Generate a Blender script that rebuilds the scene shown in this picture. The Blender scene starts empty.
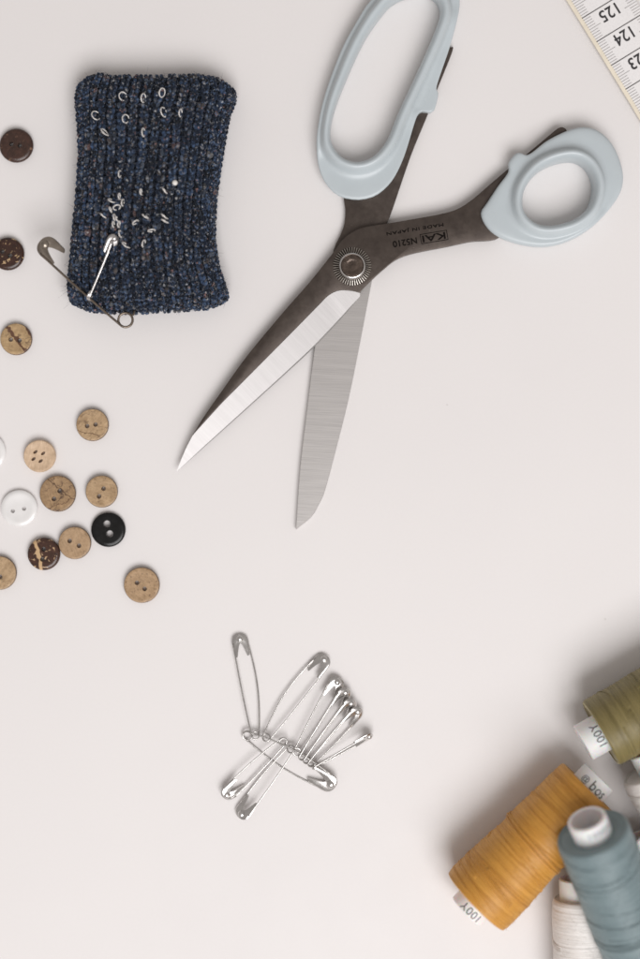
import bpy, bmesh, math, random
import numpy as np
from mathutils import Vector, Matrix, Euler
from mathutils.bvhtree import BVHTree

random.seed(11)
rng = np.random.default_rng(11)
PI = math.pi
MM = 0.001
S = 0.00036                      # metres on the table for one pixel of the 640x959 photograph
LENS, SENSOR = 60.0, 36.0
D = LENS / SENSOR * 959 * S      # camera height above the table

scene = bpy.context.scene
C = scene.collection

# ------------------------------------------------------------------ camera
cam_data = bpy.data.cameras.new('camera')
cam = bpy.data.objects.new('camera', cam_data)
C.objects.link(cam)
cam.location = (0, 0, D)
cam_data.sensor_fit = 'VERTICAL'
cam_data.sensor_height = SENSOR
cam_data.sensor_width = SENSOR
cam_data.lens = LENS
cam_data.clip_start = 0.01
cam_data.clip_end = 50
cam_data.dof.use_dof = True
cam_data.dof.focus_distance = D - 0.007
cam_data.dof.aperture_fstop = 2.1
scene.camera = cam

# ------------------------------------------------------------------ world and lamp
world = bpy.data.worlds.new('World')
scene.world = world
world.use_nodes = True
bg = world.node_tree.nodes['Background']
bg.inputs['Color'].default_value = (1.0, 0.932, 0.895, 1)
bg.inputs['Strength'].default_value = 0.39

key = bpy.data.lights.new('window_light', 'AREA')
key.shape = 'RECTANGLE'
key.size = 1.7
key.size_y = 1.4
key.energy = 46.5
key.color = (1.0, 0.985, 0.99)
key_ob = bpy.data.objects.new('window_light', key)
C.objects.link(key_ob)
key_ob.location = (0.44, -1.28, 1.88)
key_ob.rotation_euler = (Vector((0.0, 0.02, 0)) - key_ob.location).to_track_quat('-Z', 'Y').to_euler()

scene.view_settings.view_transform = 'Standard'
scene.view_settings.look = 'None'
scene.view_settings.exposure = 0.045
scene.view_settings.gamma = 1.0
scene.view_settings.use_curve_mapping = False
scene.render.engine = 'CYCLES'
scene.cycles.use_denoising = True


# ------------------------------------------------------------------ helpers
def W(px, py, h=0.0):
    """the point at height h (metres) that stands at this place of the layout"""
    k = (D - h) / D
    return Vector(((px - 320) * S * k, (479.5 - py) * S * k, h))


def tag(o, label=None, cat=None, group=None, kind=None):
    if label: o['label'] = label
    if cat: o['category'] = cat
    if group: o['group'] = group
    if kind: o['kind'] = kind
    return o


def empty(name, loc=(0, 0, 0), mat=None):
    o = bpy.data.objects.new(name, None)
    C.objects.link(o)
    o.empty_display_size = 0.005
    if mat is not None:
        o.matrix_world = mat
    else:
        o.location = loc
    return o


def mesh_from(verts, faces, smooth=True, sharp=None):
    me = bpy.data.meshes.new('m')
    me.from_pydata([tuple(map(float, v)) for v in verts], [], [tuple(map(int, f)) for f in faces])
    me.validate()
    if smooth:
        me.polygons.foreach_set('use_smooth', [True] * len(me.polygons))
    if sharp is not None:
        me.set_sharp_from_angle(angle=math.radians(sharp))
    me.update()
    return me


def add(name, me, mats, parent=None):
    o = bpy.data.objects.new(name, me)
    me.name = name
    C.objects.link(o)
    if not isinstance(mats, (list, tuple)):
        mats = [mats]
    for m in mats:
        if not any(x is m for x in me.materials):
            me.materials.append(m)
    if parent is not None:
        o.parent = parent
    return o


class MB:
    """collects vertices and faces of one mesh"""
    def __init__(self):
        self.v = []; self.f = []

    def put(self, v, f):
        n = len(self.v)
        self.v.extend([tuple(p) for p in v])
        self.f.extend([tuple(i + n for i in q) for q in f])

    def mesh(self, smooth=True, sharp=None):
        return mesh_from(self.v, self.f, smooth, sharp)


def tube(pts, rad, sides=8, closed=False, cap=True):
    pts = [Vector(p) for p in pts]
    n = len(pts)
    rads = rad if isinstance(rad, (list, tuple, np.ndarray)) else [rad] * n
    tans = []
    for i in range(n):
        a = pts[(i - 1) % n] if (closed or i > 0) else pts[i]
        b = pts[(i + 1) % n] if (closed or i < n - 1) else pts[i]
        t = b - a
        tans.append(t.normalized() if t.length > 1e-12 else Vector((0, 0, 1)))
    ref = Vector((0, 0, 1)) if abs(tans[0].z) < 0.9 else Vector((1, 0, 0))
    nrm = (ref - tans[0] * ref.dot(tans[0])).normalized()
    V = []; F = []
    for i in range(n):
        nrm = (nrm - tans[i] * nrm.dot(tans[i]))
        nrm = nrm.normalized() if nrm.length > 1e-9 else tans[i].orthogonal().normalized()
        bn = tans[i].cross(nrm)
        for k in range(sides):
            a = 2 * PI * k / sides
            V.append(pts[i] + (nrm * math.cos(a) + bn * math.sin(a)) * rads[i])
    m = n if closed else n - 1
    for i in range(m):
        for k in range(sides):
            a = i * sides + k; b = i * sides + (k + 1) % sides
            c = ((i + 1) % n) * sides + (k + 1) % sides; d = ((i + 1) % n) * sides + k
            F.append((a, b, c, d))
    if cap and not closed:
        F.append(tuple(range(sides - 1, -1, -1)))
        F.append(tuple(range((n - 1) * sides, n * sides)))
    return V, F


def lathe(profile, segs=64, close_loop=False):
    """profile: (r, z) pairs; axis is local z"""
    V = []; F = []
    n = len(profile)
    for (r, z) in profile:
        for k in range(segs):
            a = 2 * PI * k / segs
            V.append((r * math.cos(a), r * math.sin(a), z))
    m = n if close_loop else n - 1
    for i in range(m):
        j = (i + 1) % n
        for k in range(segs):
            F.append((i * segs + k, i * segs + (k + 1) % segs, j * segs + (k + 1) % segs, j * segs + k))
    return V, F


def catmull(pts, per=8, closed=False):
    pts = [np.array(p, float) for p in pts]
    n = len(pts); out = []
    rngi = range(n) if closed else range(n - 1)
    for i in rngi:
        p0 = pts[(i - 1) % n] if (closed or i > 0) else 2 * pts[0] - pts[1]
        p1 = pts[i]; p2 = pts[(i + 1) % n]
        p3 = pts[(i + 2) % n] if (closed or i < n - 2) else 2 * pts[-1] - pts[-2]
        for k in range(per):
            t = k / per
            out.append(0.5 * ((2 * p1) + (-p0 + p2) * t + (2 * p0 - 5 * p1 + 4 * p2 - p3) * t ** 2 + (-p0 + 3 * p1 - 3 * p2 + p3) * t ** 3))
    if not closed:
        out.append(pts[-1])
    return np.array(out)


def resample(pts, n, closed=False):
    pts = np.array(pts, float)
    if closed:
        pts = np.vstack([pts, pts[:1]])
    seg = np.linalg.norm(np.diff(pts, axis=0), axis=1)
    s = np.concatenate([[0], np.cumsum(seg)])
    t = np.linspace(0, s[-1], n, endpoint=not closed)
    return np.stack([np.interp(t, s, pts[:, k]) for k in range(pts.shape[1])], axis=1)


def text_mesh(body, size=1.0, sx=1.0, space=1.0, offset=0.0):
    cu = bpy.data.curves.new('t', 'FONT')
    cu.body = body; cu.size = size; cu.align_x = 'CENTER'; cu.align_y = 'CENTER'
    cu.space_character = space; cu.resolution_u = 3; cu.offset = offset
    o = bpy.data.objects.new('t', cu)
    C.objects.link(o)
    bpy.context.view_layer.update()
    ev = o.evaluated_get(bpy.context.evaluated_depsgraph_get())
    me = ev.to_mesh()
    V = np.array([(v.co.x * sx, v.co.y) for v in me.vertices])
    F = [tuple(p.vertices) for p in me.polygons]
    ev.to_mesh_clear()
    bpy.data.objects.remove(o); bpy.data.curves.remove(cu)
    return V, F


# ------------------------------------------------------------------ materials
def new_mat(name):
    m = bpy.data.materials.new(name)
    m.use_nodes = True
    nt = m.node_tree
    return m, nt, nt.nodes['Principled BSDF']


def nd(nt, typ, **kw):
    n = nt.nodes.new(typ)
    for k, v in kw.items():
        if k.startswith('i_'):
            n.inputs[k[2:].replace('_', ' ')].default_value = v
        else:
            setattr(n, k, v)
    return n


def lk(nt, a, b):
    nt.links.new(a, b)


def coords(nt, scale=(1, 1, 1), rot=(0, 0, 0), loc=(0, 0, 0), src='Object'):
    tc = nd(nt, 'ShaderNodeTexCoord')
    mp = nd(nt, 'ShaderNodeMapping')
    if any(rot):                                    # stretch along the turned axes
        mp.vector_type = 'TEXTURE'
        scale = tuple(1.0 / c for c in scale)
    mp.inputs['Scale'].default_value = scale
    mp.inputs['Rotation'].default_value = rot
    mp.inputs['Location'].default_value = loc
    lk(nt, tc.outputs[src], mp.inputs['Vector'])
    return mp.outputs['Vector']


def noise(nt, vec, scale, detail=3, rough=0.55, dist=0.0):
    n = nd(nt, 'ShaderNodeTexNoise')
    n.inputs['Scale'].default_value = scale
    n.inputs['Detail'].default_value = detail
    n.inputs['Roughness'].default_value = rough
    n.inputs['Distortion'].default_value = dist
    lk(nt, vec, n.inputs['Vector'])
    return n.outputs['Fac']


def ramp(nt, fac, stops, interp='LINEAR'):
    r = nd(nt, 'ShaderNodeValToRGB')
    cr = r.color_ramp
    cr.interpolation = interp
    while len(cr.elements) < len(stops):
        cr.elements.new(0.5)
    for e, (p, c) in zip(cr.elements, stops):
        e.position = p
        e.color = (c[0], c[1], c[2], 1) if isinstance(c, (tuple, list)) else (c, c, c, 1)
    lk(nt, fac, r.inputs['Fac'])
    return r.outputs['Color']


def mix(nt, fac, a, b, mode='MIX'):
    m = nd(nt, 'ShaderNodeMix', data_type='RGBA', blend_type=mode)
    for sock, val in ((m.inputs[0], fac), (m.inputs[6], a), (m.inputs[7], b)):
        if isinstance(val, (int, float)):
            sock.default_value = val
        elif isinstance(val, (tuple, list)):
            sock.default_value = (val[0], val[1], val[2], 1)
        else:
            lk(nt, val, sock)
    return m.outputs[2]


def math_n(nt, op, a, b=0.0):
    m = nd(nt, 'ShaderNodeMath', operation=op)
    for sock, val in ((m.inputs[0], a), (m.inputs[1], b)):
        if isinstance(val, (int, float)):
            sock.default_value = val
        else:
            lk(nt, val, sock)
    return m.outputs[0]


def bump(nt, bsdf, height, dist, strength=1.0):
    b = nd(nt, 'ShaderNodeBump')
    b.inputs['Distance'].default_value = dist
    b.inputs['Strength'].default_value = strength
    lk(nt, height, b.inputs['Height'])
    lk(nt, b.outputs['Normal'], bsdf.inputs['Normal'])


def simple(name, col, rough=0.4, metal=0.0, var=0.12, nscale=400, bumpd=0.0, rvar=0.1, **kw):
    """base colour with a little procedural unevenness"""
    m, nt, b = new_mat(name)
    v = coords(nt)
    n = noise(nt, v, nscale, 4)
    lo = tuple(c * (1 - var) for c in col); hi = tuple(min(1, c * (1 + var)) for c in col)
    lk(nt, ramp(nt, n, [(0.3, lo), (0.7, hi)]), b.inputs['Base Color'])
    n2 = noise(nt, v, nscale * 0.6, 3)
    lk(nt, ramp(nt, n2, [(0.3, max(0.03, rough - rvar)), (0.7, min(1, rough + rvar))]), b.inputs['Roughness'])
    b.inputs['Metallic'].default_value = metal
    for k, x in kw.items():
        b.inputs[k.replace('_', ' ')].default_value = x
    if bumpd:
        bump(nt, b, noise(nt, v, nscale * 3, 4), bumpd)
    return m


def mat_table():
    m, nt, b = new_mat('white_tabletop')
    v = coords(nt)
    n = noise(nt, v, 9, 4)
    col = ramp(nt, n, [(0.3, (0.775, 0.750, 0.742)), (0.7, (0.795, 0.770, 0.760))])
    fine = noise(nt, v, 900, 2)
    col = mix(nt, ramp(nt, fine, [(0.3, 0.0), (0.75, 0.06)]), col, (0.66, 0.63, 0.61))
    vo = nd(nt, 'ShaderNodeTexVoronoi')          # stray specks of dust
    vo.inputs['Scale'].default_value = 42
    lk(nt, v, vo.inputs['Vector'])
    sp = ramp(nt, vo.outputs['Distance'], [(0.012, 0.5), (0.024, 0.0)])
    sel = ramp(nt, noise(nt, v, 26, 2), [(0.56, 0.0), (0.60, 1.0)])
    col = mix(nt, math_n(nt, 'MULTIPLY', sp, sel), col, (0.25, 0.21, 0.18))
    lk(nt, col, b.inputs['Base Color'])
    lk(nt, ramp(nt, noise(nt, v, 60, 4), [(0.3, 0.42), (0.7, 0.54)]), b.inputs['Roughness'])
    b.inputs['Specular IOR Level'].default_value = 0.35
    bump(nt, b, noise(nt, v, 1500, 3), 0.00002, 0.35)
    return m


def mat_brown_steel():
    m, nt, b = new_mat('dark_brown_steel')
    v = coords(nt)
    n = noise(nt, v, 220, 5, 0.6)
    col = ramp(nt, n, [(0.3, (0.062, 0.048, 0.041)), (0.7, (0.100, 0.080, 0.068))])
    worn = ramp(nt, noise(nt, v, 520, 6, 0.7), [(0.66, 0.0), (0.76, 0.8)])
    sel = ramp(nt, noise(nt, v, 60, 2), [(0.5, 0.0), (0.62, 1.0)])
    col = mix(nt, math_n(nt, 'MULTIPLY', worn, sel), col, (0.30, 0.26, 0.225))
    lk(nt, col, b.inputs['Base Color'])
    b.inputs['Metallic'].default_value = 0.55
    lk(nt, ramp(nt, noise(nt, v, 700, 4), [(0.3, 0.30), (0.7, 0.44)]), b.inputs['Roughness'])
    bump(nt, b, noise(nt, v, 3200, 3), 0.00003, 0.5)
    return m


def mat_ground_steel(name, angle, base=(0.60, 0.575, 0.56), rough=0.34, con=1.0):
    m, nt, b = new_mat(name)
    v = coords(nt, rot=(0, 0, angle), scale=(60, 2600, 60))
    n = noise(nt, v, 1.0, 4, 0.65)
    v2 = coords(nt, rot=(0, 0, angle), scale=(12, 420, 12))
    n2 = noise(nt, v2, 1.0, 3, 0.6)
    lo = tuple(c * (1 - 0.28 * con) for c in base); hi = tuple(min(1, c * (1 + 0.16 * con)) for c in base)
    col = ramp(nt, n, [(0.28, lo), (0.72, hi)])
    col = mix(nt, ramp(nt, n2, [(0.35, 0.22 * con), (0.65, 0.0)]), col, tuple(c * 0.6 for c in base))
    lk(nt, col, b.inputs['Base Color'])
    b.inputs['Metallic'].default_value = 1.0
    lk(nt, ramp(nt, n, [(0.3, rough + 0.10 * con), (0.7, rough - 0.06 * con)]), b.inputs['Roughness'])
    bump(nt, b, n, 0.00002, 0.5 * con)
    return m


def mat_knit():
    m, nt, b = new_mat('tweed_yarn')
    at = nd(nt, 'ShaderNodeAttribute', attribute_name='yarn')
    v = coords(nt)
    n = noise(nt, v, 950, 3, 0.65)
    col = mix(nt, ramp(nt, n, [(0.40, 0.75), (0.58, 0.0)]), at.outputs['Color'], (0.004, 0.005, 0.009))
    for k, (sc_, t0, cc, amt) in enumerate(((900, 0.57, (0.080, 0.122, 0.205), 0.78), (820, 0.61, (0.20, 0.19, 0.185), 0.75), (700, 0.66, (0.30, 0.17, 0.15), 0.7), (860, 0.65, (0.42, 0.42, 0.42), 0.8))):
        nk_ = noise(nt, coords(nt, loc=(3.1 * k + 1, 1.7 * k, 2)), sc_, 2, 0.5)
        col = mix(nt, ramp(nt, nk_, [(t0, 0.0), (t0 + 0.05, amt)]), col, cc)
    lk(nt, col, b.inputs['Base Color'])
    b.inputs['Roughness'].default_value = 0.9
    b.inputs['Specular IOR Level'].default_value = 0.2
    b.inputs['Sheen Weight'].default_value = 0.25
    b.inputs['Sheen Roughness'].default_value = 0.5
    b.inputs['Sheen Tint'].default_value = (0.5, 0.6, 0.8, 1)
    bump(nt, b, noise(nt, v, 3500, 3, 0.7), 0.0002, 0.8)
    return m


def mat_thread(name, lo, hi, sheen, axis_scale=1.0):
    m, nt, b = new_mat(name)
    v = coords(nt)                                  # local z runs along the spool
    band = noise(nt, coords(nt, scale=(25, 25, 1300)), 1.0, 4, 0.65)
    fil = noise(nt, coords(nt, scale=(260, 260, 4200)), 1.0, 3, 0.6)
    col = ramp(nt, band, [(0.3, lo), (0.7, hi)])
    col = mix(nt, ramp(nt, fil, [(0.3, 0.30), (0.6, 0.0)]), col, tuple(c * 0.55 for c in lo))
    lk(nt, col, b.inputs['Base Color'])
    b.inputs['Roughness'].default_value = 0.46
    b.inputs['Specular IOR Level'].default_value = 0.55
    b.inputs['Sheen Weight'].default_value = 0.38
    b.inputs['Sheen Roughness'].default_value = 0.35
    b.inputs['Sheen Tint'].default_value = (*sheen, 1)
    bump(nt, b, fil, 0.00012, 0.7)
    return m


def mat_coconut(name, seed, lo, hi, dark, crack=0.5, fleck=0.0, fleck_col=(0.55, 0.36, 0.2), bands=(), edge_r=None,
                side=(0.10, 0.055, 0.03), rough=0.42, speck=0.5):
    """bands: (angle, offset mm, half width mm, colour, wobble)"""
    m, nt, b = new_mat(name)
    off = (seed * 0.137, seed * 0.291, seed * 0.07)
    v = coords(nt, loc=off)
    raw = coords(nt)
    n = noise(nt, v, 420, 6, 0.72)
    col = ramp(nt, n, [(0.30, tuple(c * 0.85 for c in lo)), (0.68, tuple(c * 1.06 for c in hi))])
    fib = noise(nt, coords(nt, loc=off, rot=(0, 0, seed), scale=(300, 2200, 300)), 1.0, 3, 0.6)
    col = mix(nt, ramp(nt, fib, [(0.30, 0.35), (0.55, 0.0)]), col, tuple(c * 0.55 for c in lo))
    sp = ramp(nt, noise(nt, v, 1100, 3, 0.6), [(0.58, 0.0), (0.70, speck)])
    col = mix(nt, sp, col, dark)
    if fleck:
        f1 = ramp(nt, noise(nt, v, 820, 2, 0.5, 0.6), [(0.60, 0.0), (0.645, 1.0)])
        f2 = ramp(nt, noise(nt, v, 300, 2), [(0.62 - fleck * 0.3, 0.0), (0.70 - fleck * 0.3, 1.0)])
        col = mix(nt, math_n(nt, 'MULTIPLY', f1, f2), col, fleck_col)
    if crack:                                       # a thin wandering vein
        wn = noise(nt, v, 110, 3, 0.6)
        d = math_n(nt, 'ABSOLUTE', math_n(nt, 'SUBTRACT', wn, 0.5))
        line = ramp(nt, d, [(0.004, 1.0), (0.014, 0.0)])
        sel = ramp(nt, noise(nt, v, 170, 2), [(0.45, 0.0), (0.55, crack)])
        col = mix(nt, math_n(nt, 'MULTIPLY', line, sel), col, dark)
    sx = nd(nt, 'ShaderNodeSeparateXYZ')
    lk(nt, raw, sx.inputs[0])
    for (ang, o_mm, w_mm, bc, wob) in bands:
        dx = math_n(nt, 'MULTIPLY', sx.outputs[0], math.cos(ang))
        dy = math_n(nt, 'MULTIPLY', sx.outputs[1], math.sin(ang))
        d = math_n(nt, 'SUBTRACT', math_n(nt, 'ADD', dx, dy), o_mm * MM)
        wv = math_n(nt, 'MULTIPLY', math_n(nt, 'SUBTRACT', noise(nt, v, 300, 3), 0.5), wob * MM)
        d = math_n(nt, 'ABSOLUTE', math_n(nt, 'ADD', d, wv))
        msk = ramp(nt, math_n(nt, 'DIVIDE', d, w_mm * MM * 2), [(0.36, 1.0), (0.52, 0.0)])
        col = mix(nt, msk, col, bc)
    if edge_r:                                      # the bark-coloured side wall
        rr = math_n(nt, 'SQRT', math_n(nt, 'ADD', math_n(nt, 'MULTIPLY', sx.outputs[0], sx.outputs[0]),
                                       math_n(nt, 'MULTIPLY', sx.outputs[1], sx.outputs[1])))
        rr = math_n(nt, 'ADD', rr, math_n(nt, 'MULTIPLY', math_n(nt, 'SUBTRACT', noise(nt, v, 420, 3), 0.5), 0.0006))
        msk = ramp(nt, math_n(nt, 'DIVIDE', rr, edge_r), [(0.955, 0.0), (0.99, 1.0)])
        col = mix(nt, msk, col, side)
    lk(nt, col, b.inputs['Base Color'])
    lk(nt, ramp(nt, n, [(0.3, rough + 0.1), (0.7, rough - 0.05)]), b.inputs['Roughness'])
    bump(nt, b, fib, 0.00008, 0.6)
    return m


M = {}
M['table'] = mat_table()
M['brown_steel'] = mat_brown_steel()
M['bevel_steel'] = mat_ground_steel('bright_ground_steel', math.radians(134), (0.455, 0.442, 0.438), 0.50, 0.18)
M['blade_steel'] = mat_ground_steel('satin_blade_steel', math.radians(-3), (0.575, 0.555, 0.54), 0.46, 0.8)
M['handle'] = simple('pale_blue_grey_plastic', (0.495, 0.548, 0.572), 0.33, 0, 0.03, 90, 0.000012, 0.09)
M['chrome'] = simple('polished_steel', (0.70, 0.68, 0.66), 0.20, 1.0, 0.06, 500)
M['wire'] = simple('nickel_wire', (0.54, 0.525, 0.51), 0.22, 1.0, 0.12, 700)
M['nickel'] = simple('nickel_plate', (0.66, 0.645, 0.63), 0.19, 1.0, 0.10, 350, 0.00002)
M['bronze'] = simple('aged_bronze_wire', (0.19, 0.155, 0.125), 0.30, 0.9, 0.25, 500)
M['bronze_plate'] = simple('aged_bronze_plate', (0.29, 0.25, 0.21), 0.28, 0.9, 0.25, 400)
M['rose_steel'] = simple('warm_steel_loop', (0.95, 0.89, 0.85), 0.36, 0.2, 0.1, 600)
M['silver'] = simple('white_silver', (0.62, 0.60, 0.59), 0.24, 1.0, 0.05, 400)
M['engrave'] = simple('engraved_black', (0.010, 0.008, 0.007), 0.9, 0, 0.3, 900, Specular_IOR_Level=0.05)
M['screw_dark'] = simple('dark_oiled_screw', (0.12, 0.092, 0.076), 0.24, 0.8, 0.5, 420, 0.00008)
M['screw_ring'] = simple('turned_steel', (0.50, 0.47, 0.43), 0.28, 1.0, 0.1, 600)
M['knit'] = mat_knit()
M['knit_core'] = simple('dark_wool_core', (0.008, 0.010, 0.018), 0.95, 0, 0.4, 900, 0.0002)
M['pearl_ball'] = simple('white_bead', (0.75, 0.72, 0.68), 0.25, 0, 0.05, 400)
M['tube'] = simple('white_spool_plastic', (0.84, 0.83, 0.825), 0.5, 0, 0.03, 200, Subsurface_Weight=0.45, Subsurface_Scale=0.003)
M['ink'] = simple('black_print', (0.030, 0.028, 0.030), 0.6, 0, 0.3, 1500)
M['ink_grey'] = simple('grey_print', (0.10, 0.092, 0.090), 0.6, 0, 0.4, 2500)
M['tick_ink'] = simple('grey_tick_print', (0.40, 0.385, 0.38), 0.6, 0, 0.2, 2500)
M['orange'] = mat_thread('ochre_thread', (0.49, 0.210, 0.022), (0.72, 0.365, 0.066), (1.0, 0.8, 0.5))
M['olive'] = mat_thread('olive_thread', (0.135, 0.105, 0.030), (0.285, 0.230, 0.092), (1.0, 0.9, 0.6))
M['teal'] = mat_thread('teal_thread', (0.135, 0.190, 0.203), (0.235, 0.305, 0.320), (0.8, 0.95, 1.0))
M['cream'] = mat_thread('cream_thread', (0.76, 0.72, 0.68), (0.84, 0.81, 0.785), (1, 1, 1))
M['red'] = mat_thread('dark_red_thread', (0.16, 0.02, 0.02), (0.24, 0.035, 0.03), (1, 0.6, 0.6))
M['tape'] = simple('coated_tape', (0.82, 0.805, 0.80), 0.42, 0, 0.05, 1800, 0.00002)
M['tape_back'] = simple('cream_tape_back', (0.80, 0.73, 0.60), 0.5, 0, 0.05, 300)

# ------------------------------------------------------------------ tabletop
bm = bmesh.new()
bmesh.ops.create_cube(bm, size=1.0)
bmesh.ops.scale(bm, vec=(1.5, 1.3, 0.03), verts=bm.verts)
bmesh.ops.translate(bm, vec=(0, 0.05, -0.015), verts=bm.verts)
bmesh.ops.bevel(bm, geom=[e for e in bm.edges], offset=0.002, segments=3, affect='EDGES')
me = bpy.data.meshes.new('tabletop'); bm.to_mesh(me); bm.free()
tag(add('tabletop', me, M['table']), kind='structure')


# ------------------------------------------------------------------ scissors
def prism(name, outline, z0, z1, mat, parent, bev=0.25, segs=2):
    """outline: photo-plane points; a flat plate with softened edges"""
    bm = bmesh.new()
    zc = (z0 + z1) / 2
    vs = [bm.verts.new(W(x, y, zc).xy.to_3d() + Vector((0, 0, z0))) for x, y in outline]
    f = bm.faces.new(vs)
    if f.normal.z > 0:
        f.normal_flip()
    f.normal_update()
    if f.normal.z > 0:
        f.normal_flip()
    r = bmesh.ops.extrude_face_region(bm, geom=[f])
    up = [v for v in r['geom'] if isinstance(v, bmesh.types.BMVert)]
    bmesh.ops.translate(bm, vec=(0, 0, z1 - z0), verts=up)
    bmesh.ops.recalc_face_normals(bm, faces=bm.faces)
    if bev:
        es = [e for e in bm.edges if abs(e.verts[0].co.z - e.verts[1].co.z) < 1e-7]
        bmesh.ops.bevel(bm, geom=es, offset=bev * MM, segments=segs, affect='EDGES', profile=0.5, clamp_overlap=True)
    me = bpy.data.meshes.new(name)
    bm.to_mesh(me); bm.free()
    me.polygons.foreach_set('use_smooth', [True] * len(me.polygons))
    me.set_sharp_from_angle(angle=math.radians(32))
    return add(name, me, mat, parent)


scissors = empty('scissors', (0, 0, 0))
tag(scissors, 'open fabric scissors with dark brown steel blades and pale blue grey loop handles', 'scissors')

Z2a, Z2b = 0.4 * MM, 2.3 * MM       # lower blade
Z1a, Z1b = 2.4 * MM, 4.7 * MM       # upper blade

# upper blade: dark body
spine = [(193, 435), (205, 415.5), (221, 392.6), (247.3, 356), (282, 314), (310.3, 281.7), (334.7, 251), (342, 241),
         (351, 233.5), (363, 228), (388, 223.8), (416, 219), (440, 214.6), (457, 209.5), (472.5, 199.6), (490, 184.5),
         (507, 170), (527, 154), (545, 139)]
spine = catmull(spine, 5)
tail = catmull([(545, 139), (557, 129.2), (562.5, 128), (566, 131), (563.5, 134.5), (548, 143), (530, 161)], 4)
low = catmull([(530, 161), (514, 185), (507, 212), (499, 237.6), (470, 242), (447.5, 246.8), (413, 253.7), (396, 260), (383, 270),
               (372.5, 279.5), (360, 292)], 6)
ridge_pts = [(360, 293), (351, 291), (339, 290.6), (328.6, 295.5), (319, 305), (294, 330.5), (251.4, 373.5), (222, 403), (193, 435)]
ridge = catmull(ridge_pts, 6)
outline = np.vstack([spine[:-1], tail[:-1], low[:-1], ridge[:-1]])
blade_up = prism('blade', outline, Z1a, Z1b, M['brown_steel'], scissors, 0.22)
# bright ground bevel of the upper blade
edge_pts = [(360, 296.5), (351, 307), (338.8, 321), (314.4, 346.7), (288, 371.5), (261.6, 395.5), (235, 419.5), (208.8, 443), (176.5, 472)]
rid = resample(np.vstack([catmull(ridge_pts[:-1], 8), catmull([(193, 435), (186.6, 447.3), (181.3, 459.5), (176.7, 471.5)], 5)]), 70)
edg = resample(catmull(edge_pts, 8), 70)
bmv = MB(); V = []; F = []
e0, e1 = np.array(edge_pts[0]), np.array(edge_pts[-1])
ed = (e1 - e0) / np.linalg.norm(e1 - e0)
for i in range(70):
    q = rid[i] - e0
    dist = abs(q[0] * ed[1] - q[1] * ed[0])
    za = min(Z1b - 0.02 * MM, Z1a + 0.45 * MM + dist / 20.5 * (Z1b - Z1a - 0.47 * MM))
    a = W(*rid[i], za); b_ = W(*edg[i], Z1a + 0.25 * MM)
    lip = a.lerp(b_, 0.955); lip.z = Z1a + 0.45 * MM
    V += [a, lip, Vector((b_.x, b_.y, Z1a + 0.02 * MM)), Vector((a.x, a.y, Z1a + 0.02 * MM))]
for i in range(69):
    for k in range(4):
        F.append((i * 4 + k, i * 4 + (k + 1) % 4, (i + 1) * 4 + (k + 1) % 4, (i + 1) * 4 + k))
F.append((3, 2, 1, 0)); F.append((69 * 4, 69 * 4 + 1, 69 * 4 + 2, 69 * 4 + 3))
bmv.put(V, F)
me = bmv.mesh(True, 12)
bm = bmesh.new(); bm.from_mesh(me); bmesh.ops.recalc_face_normals(bm, faces=bm.faces); bm.to_mesh(me); bm.free()
tag(add('ground_edge', me, M['bevel_steel'], blade_up), 'bright ground cutting edge of the upper blade')

# lower blade
shank = np.vstack([
    catmull([(338, 268), (333, 255), (335.5, 245), (340, 236), (344, 225), (345.2, 211), (344, 195), (352, 178)], 5)[:-1],
    catmull([(352, 178), (391, 157), (410, 113), (429, 70), (440, 50)], 4)[:-1],
    catmull([(440, 50), (446, 47.6), (450, 48), (452.3, 51.5), (437, 90), (428, 114), (411, 155.5), (392.5, 209.5), (386.6, 225), (378, 256), (376, 268)], 5)[:-1]])
blade_low = prism('blade', shank, Z2a, Z2b, M['brown_steel'], scissors, 0.22)
flat = np.vstack([
    catmull([(375.6, 268.3), (372, 280), (361, 337), (349, 396.5), (335.5, 451), (324.7, 491), (318.5, 505), (311, 517), (296, 529.5)], 8)[:-1],
    catmull([(296, 529.5), (300, 470), (307, 410), (315, 346), (322, 310), (330, 268.3)], 6)])
tag(prism('ground_face', flat, Z2a, Z2b, M['blade_steel'], blade_low, 0.10, 1), 'satin grey brushed face of the lower blade')


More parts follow.
